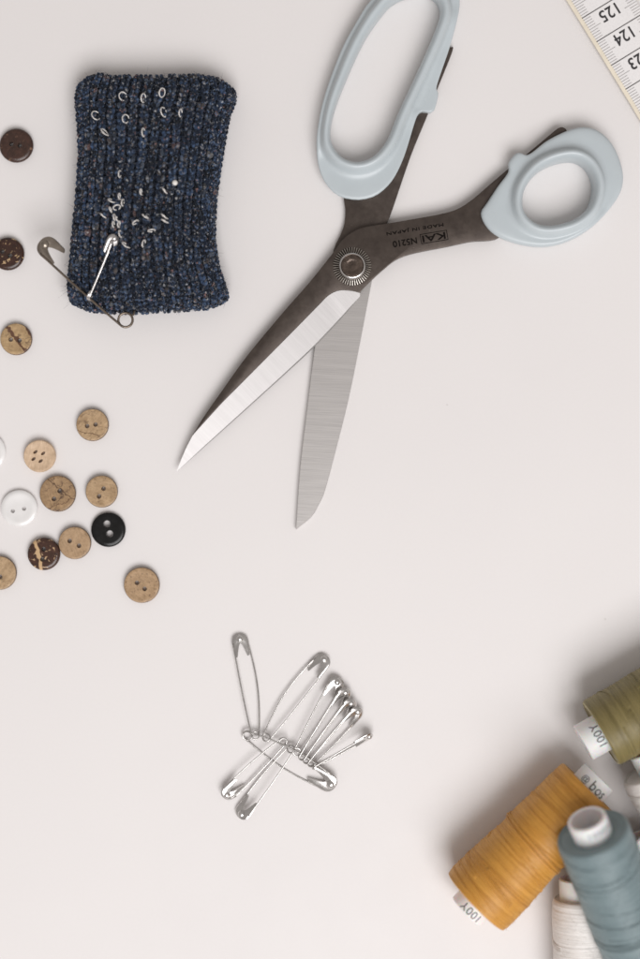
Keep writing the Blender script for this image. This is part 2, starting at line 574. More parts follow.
# handles
def handle(name, inner, outer, lip_w, z_lo, z_hi, z_fl, parent):
    zc = (z_lo + z_hi) / 2
    inn = resample(catmull(inner, 10, True), 150, True)
    out = resample(catmull(outer, 8, True), 400, True)
    cen = inn.mean(0)
    n = len(inn)
    rows = []
    outs = []
    for i in range(n):
        t = inn[(i + 2) % n] - inn[i - 2]
        t = t / np.linalg.norm(t)
        nr = np.array([t[1], -t[0]])
        if np.dot(nr, inn[i] - cen) < 0:
            nr = -nr
        # farthest crossing of the ray with the outer outline
        best = 0
        p = inn[i]
        A = out; B = np.roll(out, -1, axis=0)
        d = B - A
        den = nr[0] * d[:, 1] - nr[1] * d[:, 0]
        ap = A - p
        with np.errstate(divide='ignore', invalid='ignore'):
            tt = (ap[:, 0] * d[:, 1] - ap[:, 1] * d[:, 0]) / den
            uu = (ap[:, 0] * nr[1] - ap[:, 1] * nr[0]) / den
        ok = (uu >= 0) & (uu <= 1) & (tt > 0)
        best = tt[ok].min() if ok.any() else 10
        outs.append(p + nr * best)
    outs = np.array(outs)
    w = np.linalg.norm(outs - inn, axis=1)
    # the lip swells up around the finger hole, the flange lies lower round it
    for i in range(n):
        p = inn[i]; q = outs[i]; wi = w[i]
        lw = min(lip_w, wi * 0.82)
        u = (q - p) / wi
        prof = []
        zm = zc
        H = z_hi - zm; Hf = z_fl - zm
        fl = min(1.0, max(0.0, (wi - lw) / 6.0))
        Hf2 = Hf * fl + (H * 0.55) * (1 - fl)
        for a in (0, 15, 32, 50, 70, 90, 110, 128, 145):
            ar = math.radians(a)
            dd = lw * 0.5 * (1 - math.cos(ar))
            zz = H * (math.sin(ar) ** 0.75 if a else 0)
            if a > 90:
                k = (a - 90) / 55.0
                zz = H * (1 - k * k * (3 - 2 * k)) + Hf2 * (k * k * (3 - 2 * k))
            prof.append((dd, zz))
        rest0 = prof[-1][0]
        for k in (0.25, 0.5, 0.72, 0.86, 0.95, 1.0):
            dd = rest0 + (wi - rest0) * k
            e = max(0.0, (k - 0.55) / 0.45)
            zz = Hf2 * math.sqrt(max(0.0, 1 - e ** 2.4))
            prof.append((dd, zz))
        ring = [(p + u * d_, zm + z_) for d_, z_ in prof]
        low_ = [(p + u * d_, zm - (zm - z_lo) * min(1.0, (z_ / max(Hf2, 1e-6))) ** 0.8) for d_, z_ in prof[1:-1]][::-1]
        rows.append([W(a[0], a[1], zm).xy.to_3d() + Vector((0, 0, z_)) for a, z_ in ring + low_])
    m_ = len(rows[0])
    V = [v for r in rows for v in r]
    F = [(i * m_ + k, i * m_ + (k + 1) % m_, ((i + 1) % n) * m_ + (k + 1) % m_, ((i + 1) % n) * m_ + k) for i in range(n) for k in range(m_)]
    me = mesh_from(V, F, True)
    bm = bmesh.new(); bm.from_mesh(me); bmesh.ops.recalc_face_normals(bm, faces=bm.faces)
    for _ in range(2):
        bmesh.ops.smooth_vert(bm, verts=bm.verts, factor=0.25, use_axis_x=True, use_axis_y=True, use_axis_z=True)
    bm.to_mesh(me); bm.free()
    return add(name, me, M['handle'], parent)


in1 = [(357.7, 162.5), (373, 157), (386.5, 141), (398, 113), (418, 70), (434, 33), (440, 12), (434, -2), (416, -6), (397, 0), (384.4, 11),
       (364.7, 39.5), (346, 80), (334.5, 111), (330.5, 134), (333.5, 147.5), (343, 158.5)]
out1 = [(353.4, 200), (367, 199), (379, 194), (392.8, 180), (404, 157), (414, 125), (418, 114.5), (423, 110), (428, 112.5), (434, 111.5),
        (439, 92), (436.5, 87), (449, 49.5), (456, 25), (460, 2), (455, -16), (438, -27), (415, -27), (392, -18), (370, 1), (357, 21), (341, 50.6), (324.5, 95.6),
        (317.4, 129), (316.5, 150), (318.8, 168), (325, 183), (337, 195.5)]
h1 = handle('handle', in1, out1, 14, 0.3 * MM, 10.5 * MM, 5.6 * MM, scissors)
tag(h1, 'long pale blue grey finger loop cut by the upper border')
in2 = [(522, 205.6), (524.4, 189.7), (536, 173.7), (552, 164.2), (571, 160.5), (584, 166), (591.5, 178), (592.7, 192), (587, 208), (573.6, 219.5),
       (555, 225.5), (539, 225.3), (527, 217.6)]
out2 = [(480, 213), (486, 227), (499, 237.5), (523, 245), (547, 246.6), (571, 240), (595, 224.5), (617, 199), (623.3, 180), (620, 160.5), (611, 142),
        (598, 130.3), (584, 126.6), (568, 130), (547, 140.5), (531, 153), (523, 155.3), (517.5, 152), (508.3, 162), (508, 172), (497, 187), (486, 203.5)]
h2 = handle('handle', in2, out2, 13.5, 0.3 * MM, 11.0 * MM, 7.0 * MM, scissors)
tag(h2, 'short round pale blue grey thumb loop')

# pivot screw with its toothed ring
pc = W(352.2, 266.4, Z1b)
kn = 46
V = []; F = []
ro, ri = 19 * S, 13.6 * S
segs = kn * 4
for j, (r, z) in enumerate([(ro, 0.0), (ro, 0.35), (ri + 0.25 * MM, 0.75), (ri, 0.75), (ri, 0.0)]):
    for k in range(segs):
        a = 2 * PI * k / segs
        low_t = (k % 4) in (0, 1)
        zz = z * MM
        if low_t and j in (1, 2, 3): zz = -0.15 * MM
        V.append((pc.x + r * math.cos(a), pc.y + r * math.sin(a), pc.z + zz))
for j in range(5):
    for k in range(segs):
        F.append((j * segs + k, j * segs + (k + 1) % segs, ((j + 1) % 5) * segs + (k + 1) % segs, ((j + 1) % 5) * segs + k))
screw_v, screw_f = lathe([(0.0005 * MM, 1.05 * MM), (1.4 * MM, 1.00 * MM), (2.2 * MM, 1.15 * MM), (3.3 * MM, 1.55 * MM), (3.95 * MM, 1.35 * MM), (3.95 * MM, -0.02 * MM)], 64)
screw = add('pivot_screw', mesh_from([(x + pc.x, y + pc.y, z + pc.z) for x, y, z in screw_v], screw_f, True, 50), M['screw_dark'], scissors)
add('toothed_ring', mesh_from(V, F, False), M['screw_ring'], screw)
col_v, col_f = lathe([(3.98 * MM, 0.0), (3.98 * MM, 1.75 * MM), (4.15 * MM, 1.95 * MM), (4.5 * MM, 1.85 * MM), (4.85 * MM, 0.9 * MM), (4.88 * MM, 0.0)], 64)
add('collar', mesh_from([(x + pc.x, y + pc.y, z + pc.z) for x, y, z in col_v], col_f, True, 60), M['chrome'], screw)


def flat_text(name, body, px, py, h, ang, height_mm, width_mm, mat, parent, offset=0.0, space=1.0):
    V, F = text_mesh(body, 1.0, 1.0, space)
    lo = V.min(0); hi = V.max(0)
    V = (V - (lo + hi) / 2)
    V[:, 0] *= width_mm * MM / (hi[0] - lo[0]); V[:, 1] *= height_mm * MM / (hi[1] - lo[1])
    c, s = math.cos(ang), math.sin(ang)
    o = W(px, py, h)
    b = MB()
    for q, (ox, oy) in enumerate(((0, 0), (offset, 0), (0, offset), (offset, offset)) if offset else ((0, 0),)):
        b.put([(o.x + c * (x + ox * MM) - s * (y + oy * MM), o.y + s * (x + ox * MM) + c * (y + oy * MM), h + q * 0.004 * MM) for x, y in V], F)
    return add(name, b.mesh(False), mat, parent)


ang_t = math.radians(189.5)
zt = Z1b + 0.015 * MM
flat_text('lettering', 'MADE IN JAPAN', 415, 228.6, zt, ang_t, 1.4, 20.5, M['engrave'], blade_up, 0.12, 1.12)
flat_text('lettering', 'N5210', 405.0, 242.2, zt, ang_t, 2.2, 8.6, M['engrave'], blade_up, 0.14)
flat_text('lettering', 'KAI', 434, 237.0, zt, ang_t, 2.3, 8.2, M['engrave'], blade_up, 0.14, 1.0)
o = W(434, 237.0, zt); c, s = math.cos(ang_t), math.sin(ang_t)
bx = MB()
for (x0, x1, y0, y1) in ((-4.9, 4.9, 1.55, 1.8), (-4.9, 4.9, -1.8, -1.55), (-4.9, -4.65, -1.55, 1.55), (4.65, 4.9, -1.55, 1.55)):
    P = [(o.x + (c * x - s * y) * MM, o.y + (s * x + c * y) * MM, zt) for x, y in ((x0, y0), (x1, y0), (x1, y1), (x0, y1))]
    bx.put(P, [(0, 1, 2, 3)])
add('logo_frame', bx.mesh(False), M['engrave'], blade_up)

# ------------------------------------------------------------------ pincushion
KZ = 7.0 * MM; KH = 15.5 * MM
yl = [76, 88, 100, 114, 129, 154, 200, 247, 285, 300, 312]
xl_ = [84, 78.5, 77, 78.5, 80, 81, 78, 73.4, 69.5, 71, 79]
yr = [74, 82, 91, 102, 112, 138, 163, 200, 235, 266, 294, 303, 310]
xr_ = [222, 231, 234.5, 233, 228, 223, 219, 214, 212.5, 217, 226.6, 225.5, 219]
tu = [0, .05, .12, .2, .5, .8, .92, 1]
yt_ = [86, 78, 74.5, 77.5, 77.5, 76, 79.5, 92]
bu = [0, .08, .3, .6, .9, 1]
yb_ = [302, 310, 312.3, 310.5, 307.5, 299]


def cushion_xy(a, b):
    u = (a + 1) / 2; v = (b + 1) / 2
    y = np.interp(u, tu, yt_) * (1 - v) + np.interp(u, bu, yb_) * v
    x = np.interp(y, yl, xl_) * (1 - u) + np.interp(y, yr, xr_) * u
    return x, y


def cushion_f(a, b):
    fa = np.clip(1 - abs(a) ** 2.8, 0, 1) ** 0.62
    fb = np.clip(1 - abs(b) ** 4.5, 0, 1) ** 0.55
    return fa * fb


def cushion_pt(a, b, top=True):
    x, y = cushion_xy(a, b)
    f = cushion_f(a, b)
    z = KZ + (KH - KZ) * f if top else KZ * (1 - min(1.0, f * 2.2) ** 0.5)
    k = (D - KZ) / D
    return np.array([(x - 320) * S * k, (479.5 - y) * S * k, max(z, 0.0003)])


cushion = empty('pincushion', W(150, 195, 0))
tag(cushion, 'rectangular knitted pincushion in dark navy tweed wool stuck full of pins', 'pincushion')
base = np.array(cushion.location)
NA, NB = 60, 80
V = []; F = []
for top in (True, False):
    off = len(V)
    for j in range(NB + 1):
        for i in range(NA + 1):
            a = math.sin((2 * i / NA - 1) * PI / 2); b_ = math.sin((2 * j / NB - 1) * PI / 2)
            p = cushion_pt(a * 0.985, b_ * 0.99, top)
            V.append(p - base - np.array([0, 0, 0.6 * MM if top else -0.3 * MM]))
    for j in range(NB):
        for i in range(NA):
            q = (off + j * (NA + 1) + i, off + j * (NA + 1) + i + 1, off + (j + 1) * (NA + 1) + i + 1, off + (j + 1) * (NA + 1) + i)
            F.append(q[::-1] if top else q)
body_me = mesh_from(V, F, True)
add('cushion_body', body_me, M['knit_core'], cushion)
cushion_bvh = BVHTree.FromPolygons([Vector(np.array(v) + base) for v in V], F)


def cushion_hit(px, py):
    o_ = Vector((0, 0, D)); d_ = (W(px, py, 0) - o_).normalized()
    h = cushion_bvh.ray_cast(o_, d_)
    if h[0] is None:
        return W(px, py, KZ), Vector((0, 0, 1))
    nn = h[1] if h[1].z > 0 else -h[1]
    return h[0], nn


PAL = [((0.010, 0.015, 0.028), .36), ((0.020, 0.034, 0.066), .27), ((0.005, 0.006, 0.008), .16), ((0.032, 0.056, 0.110), .09),
       ((0.060, 0.072, 0.095), .07), ((0.075, 0.064, 0.058), .03), ((0.12, 0.075, 0.07), .015), ((0.16, 0.155, 0.15), .015)]
pw = np.array([w_ for _, w_ in PAL]); pw = pw / pw.sum()


def frame_at(a, b, top=True):
    e = 0.01
    p = cushion_pt(a, b, top)
    da = cushion_pt(min(a + e, 0.999), b, top) - cushion_pt(max(a - e, -0.999), b, top)
    db = cushion_pt(a, min(b + e, 0.999), top) - cushion_pt(a, max(b - e, -0.999), top)
    nn = np.cross(db, da) if top else np.cross(da, db)
    l = np.linalg.norm(nn)
    nn = nn / l if l > 1e-15 else np.array([0, 0, 1.0])
    return p, nn


def a_of(s): return math.sin(1.36 * s) / math.sin(1.36) * 0.995
def b_of(t): return math.sin(1.18 * t) / math.sin(1.18) * 0.995


kv = []; kf = []; kc = []
SIDES = 6


def yarn_leg(pts, radii, col):
    v_, f_ = tube([Vector(p) for p in pts], list(radii), SIDES, False, True)
    n0 = len(kv)
    kv.extend([tuple(np.array(q) - base) for q in v_])
    kf.extend([tuple(i + n0 for i in q) for q in f_])
    kc.extend([col] * len(v_))


def yarn_col():
    c = np.array(PAL[rng.choice(len(PAL), p=pw)][0]) * rng.uniform(0.45, 1.35)
    return tuple(c) + (1.0,)


NC, NR = 18, 44
for top in (True, False):
    for ci in range(NC):
        sc_ = -1 + 2 * (ci + 0.5) / NC
        ds = 2 / NC
        run_col = yarn_col()
        for rj in range(NR):
            tc_ = -1 + 2 * (rj + 0.5) / NR
            if not top and (abs(sc_) < 0.86 and abs(tc_) < 0.90):
                continue
            dt = 2 / NR
            js, jt = rng.normal(0, 0.05) * ds, rng.normal(0, 0.07) * dt
            rs = rng.uniform(0.86, 1.16)
            if rng.random() < 0.75:
                run_col = yarn_col()
            for sd in (-1, 1):
                cc = run_col if rng.random() < 0.6 else yarn_col()
                pts = []
                for q in range(5):
                    f_ = q / 4
                    ss = sc_ + js + sd * ds * (0.22 - 0.13 * f_ + 0.05 * math.sin(PI * f_))
                    tt = tc_ + jt + dt * (-0.60 + 1.20 * f_)
                    ss = max(-0.999, min(0.999, ss)); tt = max(-0.999, min(0.999, tt))
                    p, nn = frame_at(a_of(ss), b_of(tt), top)
                    rim = 1 - 0.65 * max(abs(sc_), abs(tc_)) ** 10
                    lift = (0.15 + 1.2 * math.sin(PI * (0.08 + 0.84 * f_))) * MM * rim
                    pts.append(p + nn * lift)
                r0 = 0.66 * MM * rs
                yarn_leg(pts, [r0 * 0.42, r0 * 0.95, r0 * 1.12, r0 * 0.95, r0 * 0.42], cc)
            # sunken purl bump between two columns
            if ci < NC - 1:
                pts = []
                for q in range(4):
                    f_ = q / 3
                    ss = max(-0.999, min(0.999, sc_ + ds * (0.5 - 0.16 + 0.32 * f_)))
                    tt = max(-0.999, min(0.999, tc_ + jt + dt * (0.3 + 0.22 * math.sin(PI * f_))))
                    p, nn = frame_at(a_of(ss), b_of(tt), top)
                    pts.append(p + nn * (-0.75 + 0.30 * math.sin(PI * f_)) * MM)
                yarn_leg(pts, [0.35 * MM, 0.52 * MM, 0.52 * MM, 0.35 * MM], yarn_col())
kme = mesh_from(kv, kf, True)
ca = kme.color_attributes.new('yarn', 'FLOAT_COLOR', 'POINT')
ca.data.foreach_set('color', np.array(kc, dtype=np.float32).ravel())
tag(add('knit_stitches', kme, M['knit'], cushion), kind='stuff')

# loose fibres of the wool
fv = []; ff = []; fc = []
for _ in range(9000):
    ss, tt = rng.uniform(-1, 1), rng.uniform(-1, 1)
    p, nn = frame_at(a_of(ss), b_of(tt), True)
    p = p + nn * 0.7 * MM
    d1 = rng.normal(0, 1, 3); d1 -= nn * d1.dot(nn) * 0.6; d1 /= np.linalg.norm(d1)
    d2 = d1 + rng.normal(0, 0.6, 3)
    ln = rng.uniform(0.5, 2.3) * MM
    pts = [p - nn * 0.2 * MM, p + d1 * ln * 0.5 + nn * rng.uniform(0, 0.35) * MM, p + d2 * ln * 0.9]
    v_, f_ = tube([Vector(q) for q in pts], [0.035 * MM, 0.03 * MM, 0.015 * MM], 3, False, False)
    n0 = len(fv)
    fv.extend([tuple(np.array(q) - base) for q in v_]); ff.extend([tuple(i + n0 for i in q) for q in f_])
    fc.extend([tuple(np.array(yarn_col()[:3]) * 1.6) + (1.0,)] * len(v_))
fme = mesh_from(fv, ff, True)
ca = fme.color_attributes.new('yarn', 'FLOAT_COLOR', 'POINT')
ca.data.foreach_set('color', np.array(fc, dtype=np.float32).ravel())
tag(add('wool_fuzz', fme, M['knit'], cushion), kind='stuff')

# pins pushed into the cushion: a wire loop stands out of the wool (px, py, image angle of the long axis, long mm, short mm, label)
LOOPS = [
    (123.8, 98, 90, 3.1, 2.9, 'round wire loop of the pin nearest the top edge of the pincushion'),
    (144.4, 100, 80, 3.2, 1.5, 'narrow wire loop in the upper row, second pin from the cushion top left ring'),
    (163.0, 94.7, 72, 3.3, 1.9, 'slanting oval wire loop in the upper row of pins, highest on the right'),
    (97.2, 117.3, 120, 3.5, 3.0, 'leftmost round wire loop near the upper left corner of the pincushion'),
    (126.7, 120.5, 80, 3.0, 2.5, 'round wire loop in the second row, directly below the topmost round loop'),
    (164.5, 114.0, 100, 3.5, 2.0, 'oval wire loop in the second row below the slanting oval loop'),
    (181.3, 114.7, 80, 2.7, 0.9, 'thin wire loop seen nearly edge on, farthest right in the upper pins'),
    (105.8, 133.8, 132, 3.2, 1.4, 'diagonal wire loop just below the leftmost round loop'),
    (144.4, 134.0, 88, 3.0, 0.9, 'upright thin wire loop alone below the upper rows of pins'),
    (120.9, 175.5, 84, 2.8, 1.2, 'small upright wire loop alone above the crowded cluster of pins'),
    (141.8, 193.0, 88, 2.3, 0.9, 'tiny upright wire loop alone right of the crowded pin cluster'),
    (165.6, 192.2, 128, 2.6, 0.9, 'diagonal wire loop just below left of the white bead pin'),
    (120.4, 197.5, 88, 2.4, 0.9, 'upright wire loop at the very top of the crowded cluster'),
    (112.6, 202.0, 150, 2.8, 1.9, 'arched wire loop at the upper left of the crowded cluster'),
    (123.9, 204.0, 82, 2.7, 1.3, 'upright wire loop at the upper right of the crowded cluster'),
    (117.9, 208.8, 20, 3.0, 2.6, 'only round wire loop in the crowded cluster of pins'),
    (111.8, 211.0, 112, 2.4, 0.9, 'short leaning wire loop on the left of the crowded cluster'),
    (104.4, 217.0, 140, 2.8, 0.9, 'diagonal wire loop standing alone left of the crowded cluster'),
    (115.6, 218.5, 96, 2.6, 1.0, 'left of two touching wire loops in the middle of the cluster'),
    (118.2, 220.2, 114, 2.4, 0.9, 'right of two touching wire loops in the middle of the cluster'),
    (114.6, 225.6, 92, 2.5, 1.0, 'left of two upright loops at the bottom of the crowded cluster'),
    (120.0, 225.4, 80, 2.6, 1.0, 'right of two upright loops at the bottom of the crowded cluster'),
    (136.5, 223.6, 35, 2.7, 1.1, 'wire loop leaning to the upper right, right of the crowded cluster'),
    (146.3, 217.6, 145, 2.9, 1.4, 'wire loop leaning to the upper left in the middle of the lower pins'),
    (165.2, 217.6, 140, 2.8, 0.9, 'upper of the two parallel diagonal loops at the right of the lower pins'),
    (165.4, 222.2, 150, 2.8, 1.0, 'lower of the two parallel diagonal loops at the right of the lower pins'),
    (152.5, 231.9, 8, 3.0, 0.9, 'wire loop lying almost level in the lower pins'),
    (121.4, 235.0, 100, 2.9, 1.3, 'upright wire loop just above the clasp of the silver safety pin'),
    (126.4, 246.0, 135, 3.1, 1.6, 'diagonal wire loop right of the silver safety pin clasp'),
    (144.7, 244.6, 72, 2.9, 1.3, 'lowest wire loop on the pincushion, leaning slightly right'),
]
for (px, py, ang, lng, sht, lab) in LOOPS:
    hit, nn = cushion_hit(px, py)
    lng, sht = (lng * 0.86, sht * 0.55) if py > 170 else (lng * 0.95, sht * 0.92)
    L2, w2 = lng / 2, lng / 2 * 0.92
    tilt = math.acos(min(1.0, sht / lng))             # how far the loop stands up
    mat_ = Matrix.Translation(hit + Vector((0, 0, (2.4 + 0.22 * lng * math.sin(tilt)) * MM))) @ Matrix.Rotation(math.radians(ang), 4, 'Z') @ Matrix.Rotation(tilt, 4, 'X')
    root = empty('loop_pin', mat=mat_)
    tag(root, lab, 'pin', 'wire loop pins in the pincushion')
    wr = 0.15 * MM if sht > 2.0 else 0.175 * MM
    ring = []
    n_ = 22
    for k in range(n_):
        a = 2 * PI * (k + 0.5) / n_ * 1.0 + PI * 1.0
        ring.append((L2 * MM * math.cos(a), w2 * MM * math.sin(a), 0.10 * MM * (k / n_ - 0.5)))
    v_, f_ = tube(ring, wr, 8)
    add('loop', mesh_from(v_, f_, True), M['rose_steel'], root)
    inv = mat_.to_3x3().inverted()
    down = inv @ Vector((0.15, 0.1, -1)).normalized()
    st = Vector(ring[0])
    v_, f_ = tube([st, st + down * 3 * MM, st + down * 9 * MM], [wr, wr, wr * 0.4], 8)
    add('shaft', mesh_from(v_, f_, True), M['rose_steel'], root)

hit, nn = cushion_hit(175.6, 184)
root = empty('bead_pin', hit + Vector((0, 0, 2.4 * MM)))
tag(root, 'pin with tiny white round bead head on the right of the pincushion', 'pin')
bm = bmesh.new(); bmesh.ops.create_uvsphere(bm, u_segments=20, v_segments=12, radius=1.0 * MM)
bmesh.ops.scale(bm, vec=(1, 1, 0.93), verts=bm.verts)
me = bpy.data.meshes.new('b'); bm.to_mesh(me); bm.free(); me.polygons.foreach_set('use_smooth', [True] * len(me.polygons))
add('bead', me, M['pearl_ball'], root)
v_, f_ = tube([(0, 0, -0.8 * MM), (0.4 * MM, 0, -4 * MM), (0.9 * MM, 0, -11 * MM)], [0.3 * MM, 0.3 * MM, 0.08 * MM], 8)
add('shaft', mesh_from(v_, f_, True), M['rose_steel'], root)


# ------------------------------------------------------------------ safety pins
def clasp_mesh(w, h, th, notch=0.6):
    """sheet-metal cap: rounded crown at y=0, two wings pointing to -y, hollow between them"""
    NU, NV = 28, 14
    V = []; F = []
    idx = {}
    shell = 0.16 * w
    for side in (1, -1):
        for j in range(NV + 1):
            for i in range(NU + 1):
                u = -1 + 2 * i / NU
                crown = -(1 - math.sqrt(max(0, 1 - (abs(u) ** 2.3)))) * w * 0.46
                ext = h * (1 - notch * max(0.0, 1 - abs(u / 0.62) ** 1.7) - 0.10 * abs(u) ** 6)
                v = j / NV
                y = crown + (-ext - crown) * v
                bulge = (max(0, 1 - abs(u) ** 2.6)) ** 0.5 * (max(0.0, 1 - (1 - min(1, v / 0.45)) ** 2)) ** 0.5
                pinch = 1 - 0.45 * (1 - abs(u)) * min(1, v / 0.5)      # pressed towards the middle
                z = side * th * 0.5 * bulge * pinch
                x = u * w * 0.5 * (1 - 0.05 * v)
                idx[(side, i, j)] = len(V)
                V.append((x, y, z))
    for side in (1, -1):
        for j in range(NV):
            for i in range(NU):
                q = (idx[(side, i, j)], idx[(side, i + 1, j)], idx[(side, i + 1, j + 1)], idx[(side, i, j + 1)])
                F.append(q if side < 0 else q[::-1])
    for i in range(NU):                               # lower rim closed
        F.append((idx[(1, i, NV)], idx[(-1, i, NV)], idx[(-1, i + 1, NV)], idx[(1, i + 1, NV)]))
    # pressed boss at the crown
    bm = bmesh.new()
    vs = [bm.verts.new(v) for v in V]
    for f in F:
        try: bm.faces.new([vs[i] for i in f])
        except ValueError: pass
    bmesh.ops.remove_doubles(bm, verts=bm.verts, dist=0.01 * MM)
    bmesh.ops.recalc_face_normals(bm, faces=bm.faces)
    me = bpy.data.meshes.new('clasp'); bm.to_mesh(me); bm.free()
    me.polygons.foreach_set('use_smooth', [True] * len(me.polygons))
    me.set_sharp_from_angle(angle=math.radians(50))
    return me


def boss_mesh(w, th):
    v1, f1 = lathe([(0.0001 * w, 0.10 * w), (0.10 * w, 0.085 * w), (0.17 * w, 0.03 * w), (0.20 * w, 0.0), (0.20 * w, -0.05 * w)], 20)
    return mesh_from([(x, y - 0.27 * w, z + th * 0.40) for x, y, z in v1], f1, True)


def safety_pin(label, coil, tip, roll, w, bow=(1.0, 1.0), wire=0.36, coil_r=1.45, mats=('wire', 'nickel'), group='safety pins in the pile', arm2=None,
               clasp_h=None, hinge=0.0, clasp_roll=0.0):
    """coil, tip: world points; w: clasp width (mm)"""
    coil = Vector(coil); tip = Vector(tip)
    y = (tip - coil); L = y.length; y.normalize()
    x = y.cross(Vector((0, 0, 1))).normalized()
    z = x.cross(y)
    R = Matrix((x, y, z)).transposed().to_4x4()
    mw = Matrix.Translation(coil) @ R @ Matrix.Rotation(math.radians(roll), 4, 'Y')
    root = empty('safety_pin', mat=mw)
    tag(root, label, 'safety pin', group)
    w = w * MM; rc = coil_r * MM; wr = wire * MM
    h = (clasp_h or 1.35 * w / MM) * MM
    hx = w * 0.5 - wr * 1.3
    ytop = L - h * 0.35
    pts = []
    n_ = 22
    for k in range(n_):                               # left arm, head to coil
        t = 1 - k / n_
        xx = -(rc + (hx - rc) * t ** 0.9 + bow[0] * MM * math.sin(PI * t))
        pts.append(Vector((xx, ytop * t, wr * 1.1)))
    m_ = 44
    for k in range(m_ + 1):                           # one and a half turns
        a = PI + 3 * PI * k / m_
        pts.append(Vector((rc * math.cos(a), rc * math.sin(a), wr * 1.1 - 2.2 * wr * k / m_)))
    if arm2 is None:
        for k in range(1, n_ + 1):
            t = k / n_
            xx = rc + (hx - rc) * t ** 0.9 + bow[1] * MM * math.sin(PI * t)
            pts.append(Vector((xx, ytop * t, -wr * 1.1)))
    else:
        inv = mw.inverted()
        for p in arm2:
            pts.append(inv @ Vector(p))
    v_, f_ = tube(pts, wr, 9)
    add('wire', mesh_from(v_, f_, True), M[mats[0]], root)
    th = wr * 4.6
    cme = clasp_mesh(w, h, th)
    cl = add('clasp', cme, M[mats[1]], root)
    cl.matrix_local = Matrix.Translation((0, L, 0)) @ Matrix.Rotation(math.radians(clasp_roll), 4, 'Y')
    add('boss', boss_mesh(w, th), M[mats[1]], cl)
    return root


GP = 'safety pins in the pile'
# the pin that carries the others on its upper arm
safety_pin('horizontal safety pin on which the other safety pins are strung', W(247.5, 735.5, 1.4 * MM), W(335.5, 787, 1.7 * MM), 16, 7.6, (1.8, 1.4), 0.31, 1.7, group=GP)
PINS = [  # label, coil px, coil z, tip px, tip z, roll, clasp width mm, bow
    ('tall upright safety pin with bowed arms at the top left of the pin pile', (255.5, 735.5), 2.0, (239, 634.3), 1.2, 4, 6.7, (0.2, 1.5)),
    ('safety pin with dark clasp pointing up right, second from the left of the pile', (266.5, 737.5), 2.2, (326.5, 655.5), 1.4, -12, 6.9, (1.9, 0.2)),
    ('safety pin at the lower left of the pile, farther left of the two pointing down', (283, 741.5), 2.4, (223.6, 798), 1.9, -26, 6.9, (0.2, 0.5)),
    ('safety pin pointing down left with white bright clasp, lowest in the pile', (291, 749), 2.6, (238.5, 817.5), 2.0, 22, 6.9, (0.2, 0.6)),
    ('safety pin pointing up right, first of the four close heads beside the dark clasp', (297, 752), 2.4, (339.5, 677.5), 1.9, 14, 6.8, (0.1, 0.3)),
    ('safety pin pointing up right, second of the four close heads from the dark clasp', (302.5, 756.5), 2.5, (348, 688.5), 2.9, 30, 6.8, (0.1, 0.2)),
    ('safety pin pointing up right, third of the four close heads from the dark clasp', (307, 760), 2.5, (354, 699.5), 3.1, 32, 6.8, (0.2, 0.2)),
    ('safety pin pointing up right, last of the four close heads from the dark clasp', (311.5, 763), 2.4, (360.8, 708), 2.7, 30, 6.6, (0.2, 0.3)),
    ('safety pin seen edge on, pointing right and lowest of those on the right', (316, 766.5), 2.4, (372.8, 734.4), 3.2, 62, 6.2, (0.1, 0.2)),
]
for (lab, cp, cz, tp, tz, roll, w, bow) in PINS:
    safety_pin(lab, W(*cp, cz * MM), W(*tp, tz * MM), roll, w * 0.90, bow, 0.28, 1.35, group=GP)

# the opened bronze-coloured pin at the lower left of the cushion
cz = 11.5
co = W(125.6, 320, cz * MM)
safety_pin('opened dark bronze safety pin hooked through the lower left of the pincushion', co, W(40.5, 240.5, 14.5 * MM), 0, 7.8, (0.2, 0.2), 0.42, 2.5,
           ('bronze', 'bronze_plate'), 'safety pins on the pincushion',
           arm2=[W(133.3, 315, 10.9 * MM), W(134.6, 309.5, 9.8 * MM), W(134.9, 304, 8.6 * MM), W(134, 294, 8 * MM), W(128, 280, 8 * MM)], clasp_h=9.0)
p1, n1 = cushion_hit(92.3, 296); p2, n2 = cushion_hit(117, 236)
safety_pin('closed white silver safety pin lying on the lower half of the pincushion', p1 + Vector((0, 0, 3.4 * MM)), p2 + Vector((0, 0, 3.2 * MM)), 80, 5.0, (-0.4, -0.4), 0.40, 1.75,
           ('silver', 'silver'), 'safety pins on the pincushion', clasp_h=7.0, clasp_roll=-42)

